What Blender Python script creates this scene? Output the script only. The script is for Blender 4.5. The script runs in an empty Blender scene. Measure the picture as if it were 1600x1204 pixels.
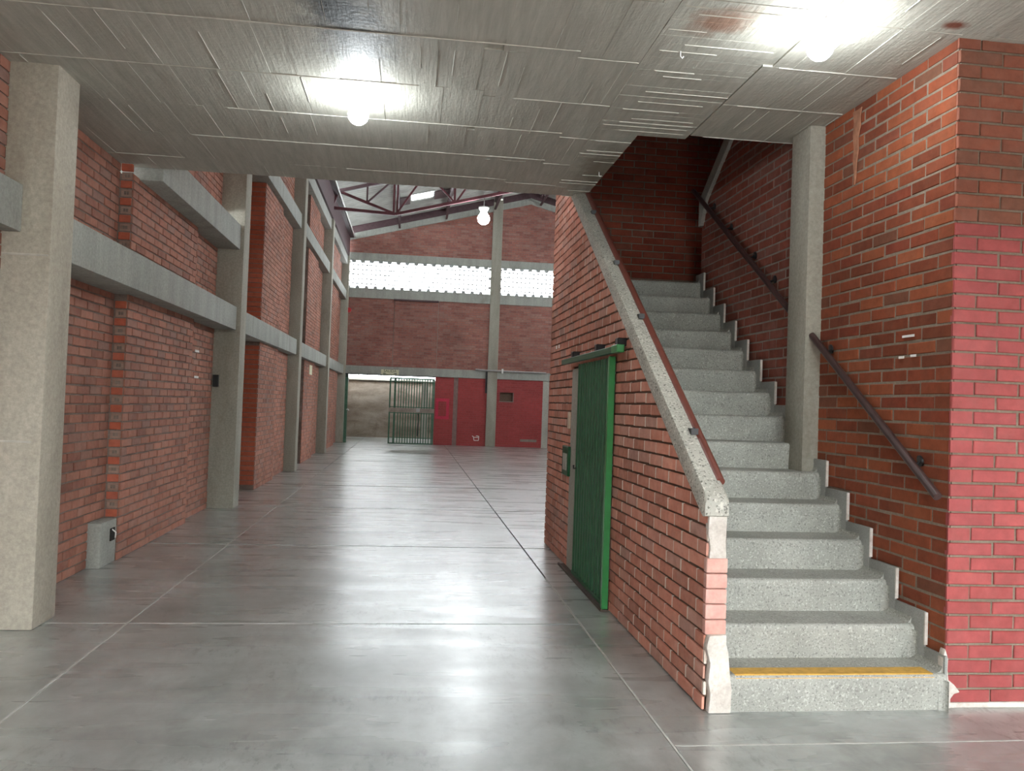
import bpy, bmesh, math, random
from mathutils import Vector, Matrix
random.seed(7)
S = bpy.context.scene
COL = S.collection

# ------------------------------------------------------------------ camera, world, exposure
def camera():
    yaw, pitch, roll, f = 0.121969, 0.0234138, 0.0352736, 1282.18
    cy, sy, cp, sp = math.cos(yaw), math.sin(yaw), math.cos(pitch), math.sin(pitch)
    F = Vector((sy * cp, cy * cp, sp)); R0 = Vector((cy, -sy, 0)); U0 = R0.cross(F)
    c, s = math.cos(roll), math.sin(roll)
    R = c * R0 + s * U0; U = -s * R0 + c * U0
    cam = bpy.data.cameras.new('camera'); ob = bpy.data.objects.new('camera', cam); COL.objects.link(ob)
    cam.sensor_fit = 'HORIZONTAL'; cam.sensor_width = 36.0; cam.lens = f * 36.0 / 1600.0
    cam.clip_start = 0.02; cam.clip_end = 500
    m = Matrix((R, U, -F)).transposed().to_4x4(); m.translation = Vector((0, 0, 1.52))
    ob.matrix_world = m
    S.camera = ob
camera()

SKY_STRENGTH = 5.0
BULB = 52.0
w = bpy.data.worlds.new('sky'); S.world = w; w.use_nodes = True
bg = w.node_tree.nodes['Background']
bg.inputs['Color'].default_value = (0.90, 0.97, 1.0, 1); bg.inputs['Strength'].default_value = SKY_STRENGTH
S.view_settings.view_transform = 'Standard'; S.view_settings.look = 'None'
S.view_settings.gamma = 1.0; S.view_settings.use_curve_mapping = False
S.view_settings.exposure = 2.0
S.cycles.max_bounces = 10; S.cycles.diffuse_bounces = 6; S.cycles.glossy_bounces = 4
S.cycles.sample_clamp_indirect = 6.0

# ------------------------------------------------------------------ node material helpers
class NT:
    def __init__(s, name):
        s.m = bpy.data.materials.new(name); s.m.use_nodes = True
        s.t = s.m.node_tree; s.n = s.t.nodes; s.l = s.t.links
        s.b = s.n['Principled BSDF']
    def node(s, typ, **kw):
        n = s.n.new(typ)
        for k, v in kw.items(): setattr(n, k, v)
        return n
    def put(s, sock, v):
        if isinstance(v, bpy.types.NodeSocket): s.l.new(v, sock)
        elif isinstance(v, (tuple, list)) and len(v) == 3 and sock.type == 'RGBA': sock.default_value = (*v, 1)
        else: sock.default_value = v
    def pos(s): return s.node('ShaderNodeNewGeometry').outputs['Position']
    def scale(s, v, sc):
        n = s.node('ShaderNodeVectorMath', operation='MULTIPLY'); s.put(n.inputs[0], v); n.inputs[1].default_value = sc
        return n.outputs[0]
    def noise(s, v, scale, detail=4, rough=0.55, dist=0):
        n = s.node('ShaderNodeTexNoise'); s.put(n.inputs['Vector'], v)
        n.inputs['Scale'].default_value = scale; n.inputs['Detail'].default_value = detail
        n.inputs['Roughness'].default_value = rough; n.inputs['Distortion'].default_value = dist
        return n.outputs['Fac']
    def voro(s, v, scale, out='Distance', feature='F1', rand=1.0):
        n = s.node('ShaderNodeTexVoronoi', feature=feature); s.put(n.inputs['Vector'], v)
        n.inputs['Scale'].default_value = scale; n.inputs['Randomness'].default_value = rand
        return n.outputs[out]
    def math(s, op, a, b=0.0, clamp=False):
        n = s.node('ShaderNodeMath', operation=op, use_clamp=clamp); s.put(n.inputs[0], a); s.put(n.inputs[1], b)
        return n.outputs[0]
    def ramp(s, f, stops, interp='LINEAR'):
        n = s.node('ShaderNodeValToRGB'); s.put(n.inputs[0], f); cr = n.color_ramp; cr.interpolation = interp
        while len(cr.elements) < len(stops): cr.elements.new(0.5)
        for e, (p, c) in zip(cr.elements, stops):
            e.position = p; e.color = (*c, 1) if len(c) == 3 else c
        return n.outputs[0]
    def rng(s, f, a, b, c=0.0, d=1.0):
        n = s.node('ShaderNodeMapRange'); s.put(n.inputs[0], f)
        for i, x in enumerate((a, b, c, d)): n.inputs[i + 1].default_value = x
        return n.outputs[0]
    def mix(s, f, a, b, mode='MIX'):
        n = s.node('ShaderNodeMix', data_type='RGBA', blend_type=mode)
        s.put(n.inputs[0], f); s.put(n.inputs[6], a); s.put(n.inputs[7], b)
        return n.outputs[2]
    def bump(s, h, strength, dist=0.01):
        n = s.node('ShaderNodeBump'); s.put(n.inputs['Height'], h)
        n.inputs['Strength'].default_value = strength; n.inputs['Distance'].default_value = dist
        s.l.new(n.outputs[0], s.b.inputs['Normal'])
    def done(s, col, rough=0.8, spec=0.5, metal=0.0):
        s.put(s.b.inputs['Base Color'], col); s.put(s.b.inputs['Roughness'], rough)
        s.b.inputs['Specular IOR Level'].default_value = spec; s.b.inputs['Metallic'].default_value = metal
        return s.m
    def rand(s):
        a = s.node('ShaderNodeObjectInfo').outputs['Random']
        b = s.node('ShaderNodeNewGeometry').outputs['Random Per Island']
        return s.math('FRACT', s.math('ADD', a, b))
    def spot(s, p, centre, radius, aniso=(1, 1, 1), wob=0.5, wscale=6.0):
        # a stain of its own around a point of the surface: 1 inside, 0 outside
        d = s.node('ShaderNodeVectorMath', operation='SUBTRACT'); s.put(d.inputs[0], p); d.inputs[1].default_value = centre
        q = s.scale(d.outputs[0], aniso)
        ln = s.node('ShaderNodeVectorMath', operation='LENGTH'); s.put(ln.inputs[0], q)
        nz = s.rng(s.noise(p, wscale, 5, 0.65), 0.25, 0.75, 1 - wob, 1 + wob)
        return s.rng(s.math('DIVIDE', ln.outputs['Value'], nz), radius * 0.35, radius, 1.0, 0.0)

def concrete(name, a, b, streak=(1, 1, 1), scale=1.6, rough=0.8, bump=0.25, spec=0.3, stain=None, pits=True):
    t = NT(name); p = t.pos(); q = t.scale(p, streak)
    col = t.ramp(t.noise(q, scale, 7, 0.65, 0.4), [(0.3, a), (0.7, b)])
    fine = t.noise(p, 45, 4, 0.7)
    col = t.mix(0.35, col, t.ramp(fine, [(0.3, (0.25, 0.25, 0.25)), (0.7, (0.75, 0.75, 0.75))]), 'OVERLAY')
    if stain:
        col = t.mix(t.rng(t.noise(t.scale(p, (0.9, 0.9, 0.35)), 2.1, 5, 0.7), 0.56, 0.72, 0, 0.6), col, stain)
    h = t.math('ADD', t.noise(p, 30, 6, 0.7), t.math('MULTIPLY', t.noise(q, 8, 3), 0.7))
    if pits: h = t.math('SUBTRACT', h, t.rng(t.voro(p, 38), 0.05, 0.12, 0.6, 0))
    t.bump(h, bump, 0.006)
    return t.done(col, rough, spec)

def brick_mat(name, stops, dust=(0.3, 0.27, 0.24), dust_amt=0.25, rough=0.85, spec=0.25, paint=None):
    t = NT(name); p = t.pos(); r = t.rand()
    off = t.node('ShaderNodeCombineXYZ'); t.put(off.inputs[0], t.math('MULTIPLY', r, 13.7)); t.put(off.inputs[2], t.math('MULTIPLY', r, 7.1))
    ad = t.node('ShaderNodeVectorMath', operation='ADD'); t.put(ad.inputs[0], p); t.put(ad.inputs[1], off.outputs[0])
    v = ad.outputs[0]
    col = t.ramp(r, stops)
    col = t.mix(0.5, col, t.ramp(t.noise(v, 14, 5, 0.65), [(0.3, (0.32, 0.32, 0.32)), (0.72, (0.66, 0.66, 0.66))]), 'OVERLAY')
    if dust_amt:
        col = t.mix(t.rng(t.noise(v, 5.5, 6, 0.7), 0.45, 0.75, 0, dust_amt), col, dust)
    big = t.rng(t.noise(p, 0.9, 3), 0.3, 0.7, 0.8, 1.15)
    sc = t.node('ShaderNodeVectorMath', operation='SCALE'); t.put(sc.inputs[0], col); t.put(sc.inputs['Scale'], big)
    t.bump(t.noise(v, 40, 6, 0.75), 0.35, 0.004)
    return t.done(sc.outputs[0], rough, spec)

def plain(name, col, rough=0.5, metal=0.0, spec=0.5, var=0.15, bump=0.0, scale=12):
    t = NT(name); p = t.pos(); c = Vector(col)
    cc = t.ramp(t.noise(p, scale, 5, 0.6), [(0.3, tuple(c * (1 - var))), (0.7, tuple(c * (1 + var)))])
    if bump: t.bump(t.noise(p, scale * 3, 4), bump, 0.004)
    return t.done(cc, rough, spec, metal)

M = {}
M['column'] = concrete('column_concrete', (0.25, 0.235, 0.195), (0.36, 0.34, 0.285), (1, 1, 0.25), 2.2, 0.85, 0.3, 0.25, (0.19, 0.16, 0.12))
M['beam'] = concrete('beam_concrete', (0.27, 0.275, 0.25), (0.36, 0.365, 0.33), (2.5, 2.5, 0.4), 2.4, 0.85, 0.3, 0.25, (0.2, 0.19, 0.165))
M['plaster'] = concrete('patch_plaster', (0.5, 0.45, 0.4), (0.75, 0.7, 0.64), (1, 1, 1), 6, 0.9, 0.6, 0.2, (0.42, 0.38, 0.33))
M['jamb'] = concrete('jamb_plaster', (0.33, 0.32, 0.28), (0.43, 0.42, 0.37), (1, 1, 0.4), 3, 0.85, 0.2, 0.2)
M['outdoor'] = concrete('outdoor_concrete', (0.20, 0.155, 0.12), (0.46, 0.39, 0.33), (0.5, 0.5, 1.6), 1.3, 0.9, 0.3, 0.2, (0.12, 0.08, 0.06))

def ceiling_mat():
    t = NT('board_marked_concrete'); p = t.pos(); r = t.rand()
    q = t.scale(p, (9, 0.8, 1))
    col = t.ramp(t.noise(q, 3.0, 6, 0.65, 0.3), [(0.28, (0.345, 0.33, 0.28)), (0.72, (0.475, 0.46, 0.40))])
    col = t.mix(0.35, col, t.ramp(r, [(0, (0.465, 0.465, 0.465)), (1, (0.535, 0.535, 0.535))]), 'OVERLAY')
    col = t.mix(t.rng(t.noise(p, 1.4, 5, 0.7), 0.55, 0.75, 0, 0.45), col, (0.33, 0.32, 0.28))
    for c, rad, an, dark, amt in (((-0.46, 4.42, 3.58), 0.34, (1.35, 0.9, 1), (0.012, 0.015, 0.016), 0.95),
                                  ((-0.37, 4.78, 3.58), 0.36, (1.3, 0.9, 1), (0.05, 0.055, 0.055), 0.7),
                                  ((1.55, 4.13, 3.58), 0.22, (1, 1, 1), (0.22, 0.09, 0.045), 0.75),
                                  ((2.74, 3.93, 3.58), 0.09, (1, 1.6, 1), (0.17, 0.045, 0.025), 0.95),
                                  ((1.55, 6.9, 3.58), 0.5, (2, 0.6, 1), (0.13, 0.09, 0.05), 0.6)):
        col = t.mix(t.math('MULTIPLY', t.spot(p, c, rad, an, 0.45, 9), amt), col, dark)
    t.bump(t.math('ADD', t.noise(t.scale(p, (30, 2.2, 1)), 2.0, 5, 0.6), t.noise(p, 35, 4)), 0.5, 0.006)
    return t.done(col, 0.62, 0.45)
M['ceiling'] = ceiling_mat()
M['fin'] = plain('cement_fin', (0.47, 0.45, 0.39), 0.6, 0, 0.5, 0.2)

def floor_mat():
    t = NT('worn_cement_floor'); p = t.pos()
    col = t.ramp(t.noise(t.scale(p, (0.8, 1.1, 1)), 1.1, 6, 0.6, 0.3), [(0.28, (0.26, 0.275, 0.26)), (0.72, (0.47, 0.495, 0.48))])
    col = t.mix(t.rng(t.noise(p, 8, 6, 0.65, 0.3), 0.42, 0.75, 0, 0.55), col, (0.185, 0.195, 0.18))
    col = t.mix(t.rng(t.noise(t.scale(p, (1.4, 0.7, 1)), 2.0, 6, 0.65, 0.5), 0.48, 0.72, 0, 0.6), col, (0.145, 0.152, 0.14))
    col = t.mix(t.rng(t.noise(p, 60, 3, 0.6), 0.66, 0.74, 0, 0.3), col, (0.55, 0.55, 0.52))
    fleck = t.math('MULTIPLY', t.rng(t.noise(t.scale(p, (1.0, 0.4, 1)), 22, 6, 0.75), 0.52, 0.64, 0, 1), t.rng(t.noise(p, 1.1, 4, 0.6), 0.46, 0.62, 0, 0.75))
    col = t.mix(fleck, col, (0.085, 0.084, 0.078))
    ro = t.rng(t.noise(t.scale(p, (0.5, 3.0, 1)), 1.5, 3, 0.5), 0.3, 0.7, 0.22, 0.36)
    t.put(t.b.inputs['Coat Weight'], t.rng(t.noise(t.scale(p, (0.5, 2.0, 1)), 2.2, 3, 0.5), 0.3, 0.7, 1.0, 0.5))
    t.b.inputs['Coat Roughness'].default_value = 0.29; t.b.inputs['Coat IOR'].default_value = 1.5
    return t.done(col, ro, 1.0)
M['floor'] = floor_mat()
M['joint'] = plain('joint_dark', (0.05, 0.048, 0.043), 0.95)
M['joint_light'] = plain('joint_filler', (0.48, 0.48, 0.45), 0.7)

def granite(name, base, dark, light, sc, dk, lt, wear=True):
    t = NT(name); p = t.pos()
    col = t.ramp(t.noise(p, 3.5, 6, 0.65), [(0.3, tuple(Vector(base) * 0.82)), (0.7, tuple(Vector(base) * 1.15))])
    n1 = t.noise(p, sc, 2, 0.5); n2 = t.noise(t.scale(p, (1.13, 0.91, 1.07)), sc * 0.8, 2, 0.5)
    col = t.mix(t.rng(n1, 0.56, 0.66, 0, dk), col, dark)
    col = t.mix(t.rng(n2, 0.58, 0.68, 0, lt), col, light)
    t.bump(t.noise(p, sc * 0.9, 3), 0.35, 0.003)
    return t.done(col, 0.6, 0.4)
M['step'] = granite('granite_grain_step', (0.335, 0.335, 0.30), (0.15, 0.15, 0.135), (0.56, 0.56, 0.51), 95, 0.75, 0.65)
M['coping'] = granite('granite_grain_coping', (0.40, 0.39, 0.34), (0.07, 0.07, 0.06), (0.72, 0.70, 0.62), 75, 0.8, 0.6)
M['skirt'] = granite('granite_grain_skirting', (0.27, 0.275, 0.255), (0.15, 0.15, 0.14), (0.42, 0.42, 0.4), 140, 0.5, 0.4)

M['mortar'] = concrete('mortar_grey', (0.20, 0.165, 0.14), (0.30, 0.26, 0.225), (1, 1, 1), 4, 0.95, 0.4, 0.15)
M['mortar_left'] = concrete('mortar_dusty', (0.13, 0.095, 0.08), (0.26, 0.21, 0.18), (1, 1, 1), 3, 0.95, 0.4, 0.15)
M['mortar_light'] = concrete('mortar_light', (0.40, 0.34, 0.28), (0.58, 0.52, 0.44), (1, 1, 1), 4, 0.95, 0.4, 0.15)
M['mortar_mid'] = concrete('mortar_tan', (0.17, 0.135, 0.10), (0.28, 0.23, 0.18), (1, 1, 1), 4, 0.95, 0.4, 0.15)
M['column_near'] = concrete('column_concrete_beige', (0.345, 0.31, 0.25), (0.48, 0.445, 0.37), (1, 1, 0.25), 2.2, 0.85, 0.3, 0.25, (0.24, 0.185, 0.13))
M['b_left'] = brick_mat('brick_dusty_rose', [(0, (0.26, 0.115, 0.080)), (0.35, (0.36, 0.15, 0.103)), (0.7, (0.40, 0.18, 0.125)), (1, (0.27, 0.15, 0.12))], (0.36, 0.25, 0.205), 0.38)
M['b_core'] = brick_mat('brick_mortar_washed', [(0, (0.26, 0.165, 0.13)), (1, (0.33, 0.215, 0.17))], (0.3, 0.26, 0.22), 0.5)
M['b_tooth'] = brick_mat('brick_clean_red', [(0, (0.40, 0.10, 0.055)), (1, (0.46, 0.13, 0.075))], (0.3, 0.2, 0.17), 0.2)
M['b_right'] = brick_mat('brick_orange_red', [(0, (0.17, 0.045, 0.022)), (0.3, (0.235, 0.058, 0.027)), (0.6, (0.30, 0.085, 0.036)), (0.85, (0.21, 0.045, 0.024)), (1, (0.17, 0.072, 0.042))], (0.27, 0.16, 0.105), 0.15)
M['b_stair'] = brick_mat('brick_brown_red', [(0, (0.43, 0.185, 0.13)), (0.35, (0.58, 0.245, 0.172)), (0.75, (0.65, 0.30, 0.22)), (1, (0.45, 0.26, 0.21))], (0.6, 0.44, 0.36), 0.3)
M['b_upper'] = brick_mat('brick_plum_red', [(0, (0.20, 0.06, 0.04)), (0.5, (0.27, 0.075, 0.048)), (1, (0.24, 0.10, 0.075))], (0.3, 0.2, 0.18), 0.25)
M['mortar_white'] = concrete('mortar_whitish', (0.62, 0.52, 0.44), (0.82, 0.73, 0.64), (1, 1, 1), 4, 0.95, 0.3, 0.15)
M['mortar_raked'] = plain('mortar_raked_dark', (0.13, 0.085, 0.06), 0.95)  # dark tone paints the shade in the stair wall's raked bed joints
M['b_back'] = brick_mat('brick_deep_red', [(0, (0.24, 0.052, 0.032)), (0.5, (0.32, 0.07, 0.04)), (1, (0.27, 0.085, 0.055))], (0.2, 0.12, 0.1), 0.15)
M['b_far'] = brick_mat('brick_far_brown', [(0, (0.24, 0.10, 0.08)), (0.5, (0.32, 0.13, 0.10)), (1, (0.31, 0.165, 0.14))], (0.3, 0.22, 0.2), 0.35)
M['paint'] = brick_mat('brick_painted_red', [(0, (0.33, 0.062, 0.058)), (0.5, (0.375, 0.074, 0.07)), (1, (0.345, 0.063, 0.063))], (0.44, 0.19, 0.17), 0.15, 0.55, 0.45)
M['pier'] = brick_mat('brick_faded_red', [(0, (0.27, 0.10, 0.066)), (0.5, (0.33, 0.105, 0.064)), (1, (0.24, 0.105, 0.07))], (0.34, 0.24, 0.2), 0.2)
M['paint_far'] = brick_mat('brick_painted_crimson', [(0, (0.30, 0.04, 0.04)), (1, (0.34, 0.05, 0.048))], (0.36, 0.09, 0.09), 0.15, 0.6, 0.4)
M['paint_bright'] = brick_mat('brick_painted_bright', [(0, (0.48, 0.025, 0.06)), (1, (0.52, 0.035, 0.07))], (0.4, 0.1, 0.1), 0.1, 0.6, 0.4)
M['mortar_far'] = plain('mortar_far', (0.21, 0.14, 0.125), 0.95)
M['mortar_paint'] = plain('mortar_painted', (0.30, 0.075, 0.07), 0.9)
M['pink'] = brick_mat('brick_faded_pink', [(0, (0.58, 0.31, 0.26)), (1, (0.64, 0.36, 0.31))], (0.68, 0.53, 0.46), 0.5)
M['green'] = plain('green_enamel', (0.012, 0.082, 0.029), 0.42, 0.0, 0.3, 0.2)
M['green_bright'] = plain('green_enamel_edge', (0.03, 0.235, 0.062), 0.3, 0.0, 0.6, 0.12)
M['green_gate'] = plain('green_gate_paint', (0.05, 0.12, 0.075), 0.5, 0.0, 0.4, 0.2)
M['rail_red'] = plain('oxide_red_pipe', (0.155, 0.045, 0.032), 0.38, 0, 0.5, 0.15)
M['rail_dark'] = plain('dark_brown_pipe', (0.055, 0.03, 0.028), 0.35, 0, 0.5, 0.2)
M['black'] = plain('black_iron', (0.008, 0.008, 0.009), 0.4, 0.0, 0.5)
M['yellow'] = plain('yellow_tape', (0.62, 0.36, 0.075), 0.6, 0, 0.3, 0.18, 0.2, 30)
M['oxide'] = plain('oxide_primer_steel', (0.115, 0.028, 0.036), 0.5, 0, 0.5, 0.2)
M['oxide_dark'] = plain('oxide_steel_dark', (0.075, 0.04, 0.045), 0.55, 0, 0.4, 0.2)
M['roof'] = plain('fibre_cement_roof', (0.36, 0.355, 0.33), 0.9, 0, 0.2, 0.2, 0, 1.5)
M['white_pipe'] = plain('white_pvc', (0.66, 0.66, 0.64), 0.4)
M['grey_pipe'] = plain('grey_conduit', (0.34, 0.34, 0.33), 0.45)
M['porcelain'] = plain('porcelain', (0.7, 0.7, 0.68), 0.25)
M['cream'] = plain('cream_sign', (0.62, 0.60, 0.43), 0.6, 0, 0.3, 0.06)
M['sign_ink'] = plain('sign_ink', (0.02, 0.05, 0.035), 0.6)
M['white'] = plain('white_tape', (0.8, 0.79, 0.76), 0.6, 0, 0.3, 0.06)
M['beige'] = plain('beige_plate', (0.62, 0.48, 0.36), 0.5)
M['wood'] = plain('worn_wood', (0.095, 0.072, 0.058), 0.75, 0, 0.3, 0.3, 0.3, 20)
M['void'] = plain('cavity_shade', (0.012, 0.009, 0.008), 0.95)  # near-black stands in for the shade inside brick cores and socket
M['alarm'] = plain('red_plastic', (0.45, 0.02, 0.025), 0.4)
M['block'] = plain('screen_block_concrete', (0.36, 0.37, 0.37), 0.9)
M['smear'] = plain('orange_mortar_smear', (0.33, 0.15, 0.088), 0.9, 0, 0.3, 0.3)
def emis(name, col, st):
    t = NT(name); t.put(t.b.inputs['Base Color'], (0.8, 0.8, 0.8)); t.put(t.b.inputs['Emission Color'], col)
    t.b.inputs['Emission Strength'].default_value = st; return t.m
M['bulb'] = emis('led_bulb_glow', (0.9, 0.97, 1.0), BULB)
def glass():
    t = NT('translucent_sheet'); t.n.remove(t.b)
    tr = t.node('ShaderNodeBsdfTranslucent'); tr.inputs[0].default_value = (0.9, 0.92, 0.9, 1)
    tp = t.node('ShaderNodeBsdfTransparent'); tp.inputs[0].default_value = (0.95, 0.97, 0.96, 1)
    mx = t.node('ShaderNodeMixShader'); mx.inputs[0].default_value = 0.65
    t.l.new(tr.outputs[0], mx.inputs[1]); t.l.new(tp.outputs[0], mx.inputs[2])
    t.l.new(mx.outputs[0], t.n['Material Output'].inputs[0]); return t.m
M['skylight'] = glass()

# ------------------------------------------------------------------ mesh helpers
class MB:
    def __init__(s): s.v = []; s.f = []; s.sm = []
    def add(s, vs, fs, smooth=False):
        b = len(s.v); s.v += [tuple(x) for x in vs]; s.f += [tuple(b + i for i in f) for f in fs]; s.sm += [smooth] * len(fs); return s
    def box(s, x0, x1, y0, y1, z0, z1):
        v = [(x, y, z) for z in (z0, z1) for y in (y0, y1) for x in (x0, x1)]
        return s.add(v, [(0, 2, 3, 1), (4, 5, 7, 6), (0, 1, 5, 4), (2, 6, 7, 3), (0, 4, 6, 2), (1, 3, 7, 5)])
    def prism(s, poly, fn, d0, d1):
        # poly: list of (a, b); fn(a, b, d) -> xyz
        n = len(poly)
        v = [fn(a, b, d0) for a, b in poly] + [fn(a, b, d1) for a, b in poly]
        f = [tuple(range(n))[::-1], tuple(range(n, 2 * n))] + [(i, (i + 1) % n, n + (i + 1) % n, n + i) for i in range(n)]
        return s.add(v, f)
    def tube(s, pts, r, seg=12, cap=True):
        pts = [Vector(p) for p in pts]; rings = []
        for i, p in enumerate(pts):
            d = (pts[min(i + 1, len(pts) - 1)] - pts[max(i - 1, 0)]).normalized()
            a = d.cross(Vector((0, 0, 1)));
            if a.length < 1e-3: a = d.cross(Vector((1, 0, 0)))
            a.normalize(); b = d.cross(a)
            rings.append([p + r * (math.cos(t) * a + math.sin(t) * b) for t in (2 * math.pi * k / seg for k in range(seg))])
        v = [q for rg in rings for q in rg]; f = []
        for i in range(len(rings) - 1):
            for k in range(seg):
                k2 = (k + 1) % seg; f.append((i * seg + k, i * seg + k2, (i + 1) * seg + k2, (i + 1) * seg + k))
        s.add(v, f, True)
        if cap:
            s.add(rings[0], [tuple(range(seg))]); s.add(rings[-1], [tuple(range(seg))[::-1]])
        return s
    def bar(s, p, q, w, h):
        p, q = Vector(p), Vector(q); d = (q - p).normalized(); a = d.cross(Vector((0, 0, 1)))
        if a.length < 1e-3: a = Vector((1, 0, 0))
        a.normalize(); b = a.cross(d)
        v = []
        for e in (p, q):
            for i, j in ((-1, -1), (1, -1), (1, 1), (-1, 1)): v.append(e + a * i * w / 2 + b * j * h / 2)
        return s.add(v, [(0, 1, 2, 3), (7, 6, 5, 4), (0, 4, 5, 1), (1, 5, 6, 2), (2, 6, 7, 3), (3, 7, 4, 0)])
    def lathe(s, prof, c, seg=24):
        n = len(prof); v = []
        for k in range(seg):
            t = 2 * math.pi * k / seg
            v += [(c[0] + r * math.cos(t), c[1] + r * math.sin(t), c[2] + z) for r, z in prof]
        f = []
        for k in range(seg):
            k2 = (k + 1) % seg
            for i in range(n - 1): f.append((k * n + i, k2 * n + i, k2 * n + i + 1, k * n + i + 1))
        return s.add(v, f, True)
    def build(s, name, mat, parent=None, bevel=0.0, seg=1, loc=None):
        me = bpy.data.meshes.new(name)
        vs = s.v if loc is None else [(x - loc[0], y - loc[1], z - loc[2]) for x, y, z in s.v]
        me.from_pydata(vs, [], s.f); me.polygons.foreach_set('use_smooth', s.sm)
        bm = bmesh.new(); bm.from_mesh(me)
        bmesh.ops.recalc_face_normals(bm, faces=bm.faces)
        if bevel:
            es = [e for e in bm.edges if len(e.link_faces) == 2 and e.calc_face_angle(0) > 0.5]
            bmesh.ops.bevel(bm, geom=es, offset=bevel, segments=seg, affect='EDGES', profile=0.5)
            if seg > 1:
                for f in bm.faces: f.smooth = True
        bm.to_mesh(me); bm.free()
        if bevel and seg > 1:
            me.set_sharp_from_angle(angle=0.7)
        me.materials.append(mat)
        return put(name, me, parent, loc)

def put(name, me, parent=None, loc=None):
    o = bpy.data.objects.new(name, me); COL.objects.link(o)
    if loc is not None: o.location = loc
    if parent is not None:
        o.parent = parent
        if parent.location.length: o.location = Vector(loc or (0, 0, 0)) - parent.location
    return o
def thing(name, label, cat, loc=(0, 0, 0), group=None, kind=None):
    o = bpy.data.objects.new(name, None); COL.objects.link(o); o.location = loc; o.empty_display_size = 0.2
    return tag(o, label, cat, group, kind)
def tag(o, label, cat, group=None, kind=None):
    o['label'] = label; o['category'] = cat
    if group: o['group'] = group
    if kind: o['kind'] = kind
    return o

UNIT = {}
def unit_box(mat):
    if mat.name not in UNIT:
        me = bpy.data.meshes.new('slab_piece'); me.from_pydata([(x, y, z) for z in (-.5, .5) for y in (-.5, .5) for x in (-.5, .5)], [],
            [(0, 2, 3, 1), (4, 5, 7, 6), (0, 1, 5, 4), (2, 6, 7, 3), (0, 4, 6, 2), (1, 3, 7, 5)])
        me.materials.append(mat); UNIT[mat.name] = me
    return UNIT[mat.name]
def piece(name, mat, parent, x0, x1, y0, y1, z0, z1):
    o = put(name, unit_box(mat), parent)
    o.location = Vector(((x0 + x1) / 2, (y0 + y1) / 2, (z0 + z1) / 2)) - parent.location
    o.scale = (x1 - x0, y1 - y0, z1 - z0)
    return o

# ------------------------------------------------------------------ brickwork
CH, MOD, JT = 0.0778, 0.262, 0.012
CAM = Vector((0, 0, 1.52))
def clip(poly, a, b, c):       # keep a*u + b*z <= c
    out = []
    for i in range(len(poly)):
        p, q = poly[i], poly[(i + 1) % len(poly)]
        dp, dq = a * p[0] + b * p[1] - c, a * q[0] + b * q[1] - c
        if dp <= 0: out.append(p)
        if dp * dq < 0:
            t = dp / (dp - dq); out.append((p[0] + t * (q[0] - p[0]), p[1] + t * (q[1] - p[1])))
    return out
def area(p): return 0.5 * abs(sum(p[i][0] * p[(i + 1) % len(p)][1] - p[(i + 1) % len(p)][0] * p[i][1] for i in range(len(p)))) if len(p) > 2 else 0
def halfplanes(poly):
    s = sum(poly[i][0] * poly[(i + 1) % len(poly)][1] - poly[(i + 1) % len(poly)][0] * poly[i][1] for i in range(len(poly)))
    pl = poly if s > 0 else poly[::-1]; out = []
    for i in range(len(pl)):
        p, q = pl[i], pl[(i + 1) % len(pl)]; a, b = q[1] - p[1], -(q[0] - p[0]); out.append((a, b, a * p[0] + b * p[1]))
    return out
BR = {}
def brick_mesh(L, H, proud, mat, var):
    k = (round(L, 4), round(H, 4), proud, mat.name, var)
    if k not in BR:
        rd = random.Random(hash((round(L, 4), var)) & 0xffff)
        c = 0.004; d = proud + 0.02; j = lambda: rd.uniform(-0.0018, 0.0018)
        a, b = L / 2, H / 2
        o = [(-a + j(), -b + j()), (a + j(), -b + j()), (a + j(), b + j()), (-a + j(), b + j())]
        v = [(x, 0.02, z) for x, z in o] + [(x, -proud + c, z) for x, z in o] + [(x * (1 - c / a), -proud, z * (1 - c / b)) for x, z in o]
        f = [(8, 9, 10, 11)] + [(i, (i + 1) % 4, 4 + (i + 1) % 4, 4 + i) for i in range(4)] + [(4 + i, 4 + (i + 1) % 4, 8 + (i + 1) % 4, 8 + i) for i in range(4)]
        me = bpy.data.meshes.new('brick'); me.from_pydata(v, [], f); me.materials.append(mat); BR[k] = me
    return BR[k]

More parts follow.
